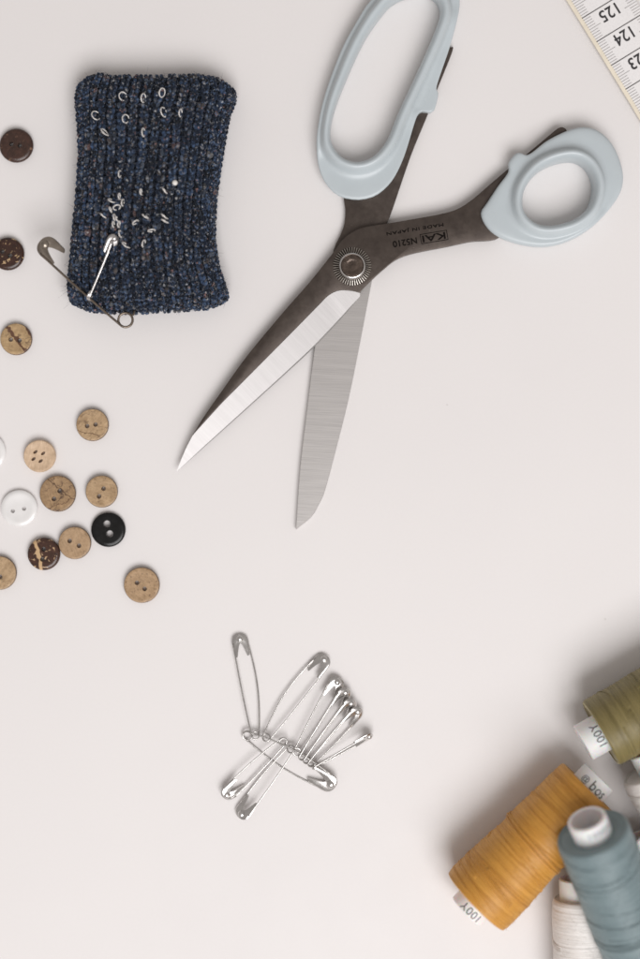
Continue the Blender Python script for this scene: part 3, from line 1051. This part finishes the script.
# ------------------------------------------------------------------ buttons
def button_mesh(r, th, holes, hole_r, kind, oval=None):
    """built in millimetres, then scaled"""
    if kind == 'shell':
        prof = [(0.001, 0), (r * 0.90, 0), (r * 0.97, 0.22 * th), (r, 0.5 * th), (r * 0.99, 0.80 * th), (r * 0.955, 0.955 * th), (r * 0.90, th), (r * 0.80, th * 0.985),
                (r * 0.5, th * 0.96), (r * 0.25, th * 0.95), (0.001, th * 0.95)]
    elif kind == 'domed':
        prof = [(0.001, 0), (r * 0.82, 0), (r * 0.95, 0.3 * th), (r, 0.52 * th), (r * 0.985, 0.72 * th), (r * 0.90, 0.92 * th), (r * 0.80, th), (r * 0.70, th * 0.985),
                (r * 0.55, th * 0.86), (r * 0.3, th * 0.80), (0.001, th * 0.79)]
    elif kind == 'chamfer':
        prof = [(0.001, 0), (r * 0.86, 0), (r * 0.96, 0.25 * th), (r, 0.48 * th), (r * 0.995, 0.66 * th), (r * 0.97, 0.79 * th), (r * 0.90, 0.90 * th), (r * 0.81, 0.985 * th), (r * 0.75, th),
                (r * 0.5, th * 0.99), (r * 0.25, th * 0.985), (0.001, th * 0.985)]
    else:
        prof = [(0.001, 0), (r * 0.86, 0), (r * 0.97, 0.3 * th), (r, 0.55 * th), (r * 0.985, 0.82 * th), (r * 0.94, 0.98 * th), (r * 0.88, th), (r * 0.78, th * 0.93),
                (r * 0.5, th * 0.86), (r * 0.25, th * 0.85), (0.001, th * 0.85)]
    V, F = lathe(prof, 72)
    bm = bmesh.new()
    vs = [bm.verts.new(v) for v in V]
    for f in F: bm.faces.new([vs[i] for i in f])
    bmesh.ops.remove_doubles(bm, verts=bm.verts, dist=0.01)
    bmesh.ops.recalc_face_normals(bm, faces=bm.faces)
    me = bpy.data.meshes.new('bt'); bm.to_mesh(me); bm.free()
    ob = bpy.data.objects.new('bt', me); C.objects.link(ob)
    bm = bmesh.new()
    for (hx, hy) in holes:
        g = bmesh.ops.create_cone(bm, cap_ends=True, segments=22, radius1=hole_r * 0.92, radius2=hole_r * 1.15, depth=th * 3)
        if oval:
            bmesh.ops.scale(bm, vec=(1.35, 0.8, 1), verts=g['verts'])
            bmesh.ops.rotate(bm, verts=g['verts'], cent=(0, 0, 0), matrix=Matrix.Rotation(oval, 3, 'Z'))
        bmesh.ops.translate(bm, vec=(hx, hy, th * 0.5), verts=g['verts'])
    cm = bpy.data.meshes.new('ct'); bm.to_mesh(cm); bm.free()
    co_ = bpy.data.objects.new('ct', cm); C.objects.link(co_)
    md = ob.modifiers.new('b', 'BOOLEAN'); md.object = co_; md.operation = 'DIFFERENCE'; md.solver = 'EXACT'
    bpy.context.view_layer.update()
    res = bpy.data.meshes.new_from_object(ob.evaluated_get(bpy.context.evaluated_depsgraph_get()))
    bpy.data.objects.remove(ob); bpy.data.objects.remove(co_)
    res.transform(Matrix.Scale(MM, 4))
    res.polygons.foreach_set('use_smooth', [True] * len(res.polygons))
    res.set_sharp_from_angle(angle=math.radians(38))
    return res


TAN_LO, TAN_HI, TAN_DK = (0.36, 0.228, 0.115), (0.53, 0.372, 0.220), (0.085, 0.045, 0.025)
DK_LO, DK_HI = (0.030, 0.014, 0.009), (0.070, 0.032, 0.022)
M['pearl'] = simple('pearl_shell', (0.80, 0.79, 0.78), 0.18, 0, 0.05, 160, 0, 0.05, Coat_Weight=0.5, Coat_Roughness=0.08)
M['pearl_side'] = M['pearl']
M['black_gloss'] = simple('black_glossy_plastic', (0.006, 0.006, 0.006), 0.25, 0, 0.3, 700, 0.00001, 0.06, Specular_IOR_Level=0.35)
M['beige_wood'] = mat_coconut('beige_corozo', 7.7, (0.60, 0.425, 0.275), (0.70, 0.52, 0.36), (0.45, 0.30, 0.18), 0.0, 0, edge_r=None, speck=0.25)

BUT = [  # centre px, radius px, holes px, kind, material key or dict, thickness, label
    ((16, 145), 17.0, [(11.4, 144), (19.8, 145.3)], 'chamfer', dict(seed=1, lo=DK_LO, hi=DK_HI, dark=(0.1, 0.06, 0.05), crack=0, fleck=0.25, fleck_col=(0.20, 0.11, 0.07), rough=0.3), 2.6,
     'dark brown two hole button nearly without flecks, highest of the buttons'),
    ((7.5, 253.5), 16.5, [(2.5, 251.5), (10, 255.5)], 'chamfer', dict(seed=2, lo=(0.028, 0.012, 0.008), hi=(0.060, 0.026, 0.018), dark=(0.02, 0.01, 0.01), crack=0, fleck=0.7, fleck_col=(0.52, 0.36, 0.20), rough=0.22), 2.6,
     'dark brown button with light tan flecks, cut by the left border'),
    ((16, 339), 16.0, [(10.9, 339.5), (19.6, 340.3)], 'shell', dict(seed=3, lo=(0.36, 0.23, 0.11), hi=(0.50, 0.35, 0.19), dark=TAN_DK, crack=0.6, bands=[(math.radians(38), 0.1, 0.75, (0.11, 0.05, 0.025), 5.0), (math.radians(40), 6.0, 1.3, (0.09, 0.04, 0.02), 5.0)], side=(0.07, 0.03, 0.018)), 2.2,
     'coconut button with a broad dark brown diagonal band across it'),
    ((-13.5, 452), 19.0, [(-19, 452), (-8, 453)], 'domed', 'pearl', 1.9, 'white pearl button mostly cut off by the left border'),
    ((39.5, 456), 16.3, [(35.3, 452), (43, 453.4), (33.4, 459), (40.6, 461)], 'rim', 'beige_wood', 2.6, 'pale beige button with four slanting holes'),
    ((92.3, 424.8), 16.3, [(87.2, 426), (95.6, 424.5)], 'shell', dict(seed=4, lo=TAN_LO, hi=TAN_HI, dark=TAN_DK, crack=0.5, bands=[(math.radians(70), -3.3, 0.14, (0.17, 0.10, 0.05), 3.4)]), 2.4,
     'brown coconut button with level holes, farthest up of the lower group'),
    ((57.6, 493.6), 18.2, [(59.6, 491), (54, 499)], 'shell', dict(seed=5, lo=(0.27, 0.165, 0.08), hi=(0.42, 0.275, 0.15), dark=(0.06, 0.03, 0.018), crack=0.9, bands=[(math.radians(50), 2.1, 0.20, (0.09, 0.045, 0.02), 4.2), (math.radians(110), -3.6, 0.16, (0.12, 0.06, 0.03), 4.6)]), 2.4,
     'large brown coconut button veined with dark cracks beside the white pearl button'),
    ((101.5, 491.5), 16.2, [(103.6, 488.6), (99.1, 496.4)], 'shell', dict(seed=6, lo=TAN_LO, hi=TAN_HI, dark=TAN_DK, crack=0.35), 2.4,
     'plain brown coconut button directly above the black button'),
    ((19, 508.3), 18.3, [(12.8, 511), (24, 508.7)], 'domed', 'pearl', 1.9, 'whole white pearl button with two faint holes'),
    ((108.2, 529.8), 17.3, [(107, 524), (109.8, 534)], 'chamfer', 'black_gloss', 1.9, 'glossy black button with two holes'),
    ((74.6, 543), 16.4, [(69.7, 541), (79, 545.8)], 'shell', dict(seed=8.3, lo=(0.37, 0.235, 0.125), hi=(0.49, 0.335, 0.20), dark=TAN_DK, crack=0.15), 2.4,
     'smooth tan coconut button between the black and the speckled dark button'),
    ((43.6, 554), 16.4, [(43.8, 549.3), (42.3, 559.4)], 'chamfer', dict(seed=9.1, lo=(0.036, 0.016, 0.010), hi=(0.085, 0.038, 0.025), dark=(0.02, 0.01, 0.01), crack=0, fleck=0.75, fleck_col=(0.50, 0.34, 0.20), bands=[(math.radians(12), -2.0, 0.72, (0.56, 0.38, 0.21), 3.0)], rough=0.2), 2.6,
     'dark brown button with tan specks and a tan streak beside the holes'),
    ((-0.5, 573), 17.0, [(0.2, 577), (-3, 568)], 'shell', dict(seed=10.4, lo=TAN_LO, hi=TAN_HI, dark=TAN_DK, crack=0.3), 2.4,
     'brown coconut button cut in half by the left border'),
    ((141.6, 585.2), 18.0, [(137, 582.9), (144.7, 589)], 'shell', dict(seed=11.9, lo=(0.36, 0.225, 0.115), hi=(0.48, 0.325, 0.19), dark=TAN_DK, crack=0.25, speck=0.7), 2.4,
     'brown coconut button apart from the others, lowest and farthest right'),
]
for i, (cxy, r, holes, kind, mt, th, lab) in enumerate(BUT):
    top = th * MM
    p = W(*cxy, top)
    k = S * 1000 * (D - top) / D
    hl = [((hx - cxy[0]) * k, -(hy - cxy[1]) * k) for hx, hy in holes]
    rm = r * k
    if isinstance(mt, dict):
        mm_ = mat_coconut('coconut_shell', edge_r=rm * MM if kind == 'shell' else None, **mt)
    else:
        mm_ = M[mt]
    four = len(holes) == 4
    hr = {'domed': 0.72}.get(kind, 0.78) if not four else 0.62
    if mt == 'black_gloss': hr = 1.22
    me = button_mesh(rm, th, hl, hr, kind, oval=math.radians(35) if four else None)
    o = add('button', me, mm_)
    o.location = (p.x, p.y, 0)
    tag(o, lab, 'button', 'loose sewing buttons on the table')

# ------------------------------------------------------------------ thread spools
def spool_thread_mesh(R0, R1, L, seed, pitch=0.7, amp=0.15, hole=6.6, segs=110):
    """wound thread, ridges of the single turns cut into the surface; local z is the axis"""
    rg = np.random.default_rng(seed)
    rows = int(L / pitch * 4)
    zs = np.linspace(0, L, rows)
    th = np.linspace(0, 2 * PI, segs, endpoint=False)
    nb = 7
    bz = rg.uniform(0, L, nb); bw = rg.uniform(2, 7, nb); bh = rg.uniform(-0.22, 0.28, nb)
    tilt_z = np.cumsum(rg.normal(0, 0.05, rows)); tilt = 1.0 * np.sin(zs / L * 9 + seed) + tilt_z * 0.3
    V = []
    prof = R0 + (R1 - R0) * zs / L
    endr = np.minimum(1, np.minimum(zs, L - zs) / 1.6)
    prof = prof - 0.9 * (1 - np.sqrt(1 - (1 - endr) ** 2))
    for z0, w0, h0 in zip(bz, bw, bh):
        prof = prof + h0 * np.exp(-((zs - z0) / w0) ** 2)
    jit = np.repeat(rg.normal(0, 0.035, rows // 4 + 1), 4)[:rows]
    rings = []
    for j, z in enumerate(zs):
        ph = (z + tilt[j] * np.cos(th + seed)) / pitch
        rr = prof[j] + amp * (np.abs(np.sin(PI * ph)) - 0.5) + jit[j] + 0.05 * np.sin(3 * th + z * 0.4)
        rings.append(np.stack([rr * np.cos(th), rr * np.sin(th), np.full(segs, z)], 1))
    # ends close down to the tube with coarse rings
    def end(z, base_r, sgn):
        out = []
        for f in (0.93, 0.8, 0.65, 0.5):
            r_ = hole + (base_r - hole) * f
            wob = 0.18 * np.sin(th * 2 + f * 9 + seed) * (f)
            out.append(np.stack([r_ * np.cos(th), r_ * np.sin(th), np.full(segs, z - sgn * (0.25 + 0.6 * (1 - f))) + wob], 1))
        out.append(np.stack([(hole - 0.3) * np.cos(th), (hole - 0.3) * np.sin(th), np.full(segs, z - sgn * 0.9)], 1))
        return out
    allr = end(0, prof[0], -1)[::-1] + rings + end(L, prof[-1], 1)
    V = np.vstack(allr) * MM
    n = len(allr)
    F = []
    for i in range(n - 1):
        for k in range(segs):
            F.append((i * segs + k, i * segs + (k + 1) % segs, (i + 1) * segs + (k + 1) % segs, (i + 1) * segs + k))
    return mesh_from(V, F, True), prof, zs


def strands_mesh(prof, zs, seed, n=26, rad=0.19, spread=4.0):
    """single turns that lie across the others"""
    rg = np.random.default_rng(seed + 50)
    b = MB()
    L = zs[-1]
    for _ in range(n):
        z0 = rg.uniform(0.06, 0.94) * L
        sl = rg.normal(0, spread)
        a0 = rg.uniform(0, 2 * PI); ln = rg.uniform(1.6, 4.5)
        many = int(rg.integers(2, 6)) if rg.random() < 0.45 else 1      # some turns lie side by side
        for g in range(many):
            pts = []
            m_ = int(ln * 12) + 4
            dz = (g - many / 2) * rg.uniform(0.30, 0.5)
            for k in range(m_):
                t = k / (m_ - 1)
                z = min(L - 1.2, max(1.2, z0 + dz + sl * (t - 0.5) * ln / 3 + 0.3 * math.sin(t * 7 + a0)))
                lift = 0.16 * math.sin(PI * t) ** 0.5 - 0.05
                r = np.interp(z, zs, prof) + lift
                a = a0 + ln * t
                pts.append((r * math.cos(a) * MM, r * math.sin(a) * MM, z * MM))
            v_, f_ = tube(pts, rad * MM, 6)
            b.put(v_, f_)
    return b.mesh(True)


def spool_fuzz(prof, zs, seed, n=2600):
    rg = np.random.default_rng(seed + 90)
    b = MB()
    L = zs[-1]
    for _ in range(n):
        z = rg.uniform(0.01, 0.99) * L; a = rg.uniform(0, 2 * PI)
        r = np.interp(z, zs, prof) + 0.02
        p = np.array([r * math.cos(a), r * math.sin(a), z])
        d1 = np.array([-math.sin(a), math.cos(a), 0]) * rg.choice([-1, 1]) + rg.normal(0, 0.35, 3)
        o_ = np.array([math.cos(a), math.sin(a), 0])
        ln = rg.uniform(0.4, 1.5)
        pts = [p, p + d1 * ln * 0.5 + o_ * rg.uniform(0.05, 0.3), p + d1 * ln + o_ * rg.uniform(0.0, 0.5)]
        v_, f_ = tube([Vector(q) * MM for q in pts], [0.022 * MM, 0.02 * MM, 0.012 * MM], 3, False, False)
        b.put(v_, f_)
    return b.mesh(True)


TR, TI = 6.75, 5.45


def wrap_text(name, body, mat, parent, zc, ac, height, width, flip, r=TR + 0.03, offset=0.0):
    """print on the tube: reading direction round the tube, letter height along it"""
    V, F = text_mesh(body, 1.0, 1.0, 1.05, offset)
    lo = V.min(0); hi = V.max(0)
    V = V - (lo + hi) / 2
    V[:, 0] *= width / (hi[0] - lo[0]); V[:, 1] *= height / (hi[1] - lo[1])
    if flip: V = -V
    P = []
    for x, y in V:
        a = ac + x / r
        P.append((r * math.cos(a) * MM, r * math.sin(a) * MM, (zc + y) * MM))
    return add(name, mesh_from(P, F, False), mat, parent)


def spool(label, p_end, axis, R0, R1, L, mat, seed, prints=(), protr=7.0, n_strand=26, pitch=0.7, amp=0.15, core=TR, protr0=None):
    """p_end: world point of the first end of the winding on the axis; axis: direction of the winding"""
    axis = Vector(axis).normalized()
    up = Vector((0, 0, 1))
    x = (up - axis * up.dot(axis)).normalized()      # local x (angle 0) looks up
    y = axis.cross(x)
    mw = Matrix.Translation(p_end) @ Matrix((x, y, axis)).transposed().to_4x4()
    root = empty('thread_spool', mat=mw)
    tag(root, label, 'thread spool', 'spools of sewing thread')
    z0, z1 = -(protr0 or protr), L + protr
    ro, ri = core, core - (TR - TI)
    prof = [(ri, z0 + 0.35), (ri + 0.3, z0), (ro - 0.35, z0), (ro, z0 + 0.4), (ro, z0 + 3), (ro, L / 2), (ro, z1 - 3), (ro, z1 - 0.4), (ro - 0.35, z1), (ri + 0.3, z1), (ri, z1 - 0.35), (ri, L / 2)]
    v_, f_ = lathe([(a * MM, b_ * MM) for a, b_ in prof], 64, True)
    me = mesh_from(v_, f_, True, 40)
    bm = bmesh.new(); bm.from_mesh(me); bmesh.ops.recalc_face_normals(bm, faces=bm.faces); bm.to_mesh(me); bm.free()
    tb = add('core_tube', me, M['tube'], root)
    tme, pr, zs = spool_thread_mesh(R0, R1, L, seed, pitch, amp, hole=core)
    wnd = add('thread_winding', tme, M[mat], root)
    st = add('loose_turns', strands_mesh(pr, zs, seed, n_strand), M[mat], wnd)
    tag(st, kind='stuff')
    tag(add('thread_fuzz', spool_fuzz(pr, zs, seed), M[mat], wnd), kind='stuff')
    for (body, zc, ac, hgt, wid, flip, ink) in prints:
        wrap_text('lettering', body, M[ink], tb, zc, math.radians(ac), hgt, wid, flip, core + 0.03)
    return root


def img_dir(dx, dy, elev=0.0):
    l = math.hypot(dx, dy)
    e = math.radians(elev)
    return Vector((dx / l * math.cos(e), -dy / l * math.cos(e), math.sin(e)))


# ochre spool lying on the table
oh = 13.4 * MM
ochre = spool('ochre orange thread spool lying diagonally on the table', W(475.5, 902, oh), img_dir(113.6, -115.2), 13.7, 12.4, 56.5, 'orange', 3,
      [('100Y', -2.9, -4, 2.9, 8.4, True, 'ink_grey'), ('@', 57.9, -38, 3.0, 3.0, False, 'ink'), ('bos', 58.3, 14, 3.6, 6.6, False, 'ink')], n_strand=22, protr0=4.8, protr=5.4)
ow = [c for c in ochre.children if c.name.startswith('thread_winding')][0]
le = MB()
for q, (zz, hgt, a_end) in enumerate(((30.0, 0.9, -2.3), (30.5, 0.6, -2.1), (29.2, 0.5, -2.5))):
    pts = []
    for k in range(40):
        t = k / 39
        a = 1.5 + (a_end - 1.5) * t
        rr = 13.15 + 0.12 + hgt * math.exp(-((a + 1.50) / 0.16) ** 2)
        pts.append((rr * math.cos(a) * MM, rr * math.sin(a) * MM, (zz + 3.2 * (t - 0.7) + 0.4 * math.sin(5 * t + q)) * MM))
    v_, f_ = tube(pts, 0.20 * MM, 6)
    le.put(v_, f_)
tag(add('slack_turns', le.mesh(True), M['orange'], ow), 'slack turns of thread standing off the winding')
# olive spool
spool('olive green thread spool at the right border above the ochre one', W(600, 733.5, 12.9 * MM), img_dir(0.872, -0.49), 12.7, 12.7, 55, 'olive', 8,
      [('100Y', -1.3, -12, 3.0, 8.4, True, 'ink')], n_strand=22, pitch=0.75)
# cream spool below
spool('cream white thread spool at the lower border partly under the teal one', W(578.5, 898, 9.5 * MM), img_dir(0.02, 1), 9.3, 9.4, 52, 'cream', 15, n_strand=4, amp=0.06)
# teal spool propped up over the others
spool('teal blue thread spool leaning over the others, its white tube end towards the viewer', W(592, 832.5, 35.5 * MM), img_dir(0.40, 0.917, -20), 12.6, 12.9, 54, 'teal', 21,
      [('1000m', -3.2, -20, 2.2, 9.0, True, 'ink_grey')], n_strand=12, protr=6.0)
# cream spool at the right border
spool('cream white thread spool at the right border between the olive and teal ones', W(656, 767, 13 * MM), img_dir(0.46, 0.888), 12.9, 12.9, 40, 'cream', 27, n_strand=5, amp=0.08)
# red spool, only its tube end in view
spool('dark red thread spool at the right border, only its printed white tube end showing', W(643, 862, 8.6 * MM), img_dir(0.60, 0.80), 8.5, 8.5, 46, 'red', 33,
      [('@', -4.2, 10, 3.4, 3.2, True, 'ink')], n_strand=10, protr=9.0)

# ------------------------------------------------------------------ tape measure
tape = empty('tape_measure', W(605, 40, 0))
tag(tape, 'white tape measure with black centimetre numbers in the upper right corner', 'tape measure')
tb0 = np.array(tape.location)
du = np.array([0.522, 0.853]); du = du / np.linalg.norm(du)
dv = np.array([du[1], -du[0]])
org = np.array([581.4, 18.75])
CM = 27.75


def tz(k, v):
    """height of the tape, mm"""
    return 1.5 + 0.55 * math.sin(k * 0.55 + 0.6) + 0.10 * math.cos((v / 55.0 - 0.5) * PI)


def tp(k, v, lift=0.0):
    x, y = org + du * CM * k + dv * v
    p = W(x, y, 0.0015)
    return np.array([p.x, p.y, (tz(k, v) + lift) * MM]) - tb0


KA, KB, V0, V1 = -6.0, 7.0, -3.2, 55.5
nk, nv = 80, 14
def sheet(lift, flip):
    V = [tp(KA + (KB - KA) * i / nk, V0 + (V1 - V0) * j / nv, lift) for i in range(nk + 1) for j in range(nv + 1)]
    F = [(i * (nv + 1) + j, (i + 1) * (nv + 1) + j, (i + 1) * (nv + 1) + j + 1, i * (nv + 1) + j + 1) for i in range(nk) for j in range(nv)]
    return V, [f[::-1] for f in F] if flip else F
V, F = sheet(0, False)
Vb, Fb = sheet(-0.42, True)
n0 = len(V)
per = [(i, 0) for i in range(nk + 1)] + [(nk, j) for j in range(1, nv + 1)] + [(i, nv) for i in range(nk - 1, -1, -1)] + [(0, j) for j in range(nv - 1, 0, -1)]
ids = [i * (nv + 1) + j for i, j in per]
side = [(ids[q], ids[(q + 1) % len(ids)], ids[(q + 1) % len(ids)] + n0, ids[q] + n0) for q in range(len(ids))]
me = mesh_from(V + Vb, F + [tuple(i + n0 for i in f) for f in Fb] + side, False)
band = add('tape_band', me, [M['tape'], M['tape_back']], tape)
for i, p in enumerate(me.polygons):
    if i >= len(F) or i % nv == 0: p.material_index = 1
bm = bmesh.new(); bm.from_mesh(me); bmesh.ops.recalc_face_normals(bm, faces=bm.faces); bm.to_mesh(me); bm.free()


def strip(b, k0, k1, v0, v1, lift=0.03):
    n_ = max(1, int(abs(v1 - v0) / 6))
    for q in range(n_):
        a = v0 + (v1 - v0) * q / n_; c_ = v0 + (v1 - v0) * (q + 1) / n_
        b.put([tp(k0, a, lift), tp(k0, c_, lift), tp(k1, c_, lift), tp(k1, a, lift)], [(0, 1, 2, 3)])


lines = MB(); ticks = MB()
for kk in range(-5, 7):
    strip(lines, kk - 0.019, kk + 0.019, 0.2, 55.2)
    for q in range(1, 10):
        ln = 13.5 if q == 5 else 9.0
        t = kk + q / 10
        strip(ticks, t - 0.013, t + 0.013, 0.2, ln)
        strip(ticks, t - 0.013, t + 0.013, 55.2 - ln, 55.2)
add('centimetre_lines', lines.mesh(False), M['ink_grey'], band)
tag(add('millimetre_ticks', ticks.mesh(False), M['tick_ink'], band), kind='stuff')
for kk in range(-2, 4):
    Vt, Ft = text_mesh(str(125 - kk), 1.0, 1.0, 1.05)
    lo = Vt.min(0); hi = Vt.max(0)
    Vt = Vt - (lo + hi) / 2
    Vt[:, 0] *= 19.5 / (hi[0] - lo[0]); Vt[:, 1] *= 12.0 / (hi[1] - lo[1])
    nb_ = MB()
    for q, (ox, oy) in enumerate(((0, 0), (0.5, 0), (0, 0.4), (0.5, 0.4), (0.25, 0.2))):
        nb_.put([tp(kk + 0.34 + (y + oy) / CM, 26.5 - x - ox, 0.035 + 0.004 * q) for x, y in Vt], Ft)
    add('numeral', nb_.mesh(False), M['ink'], band)

bpy.context.view_layer.update()
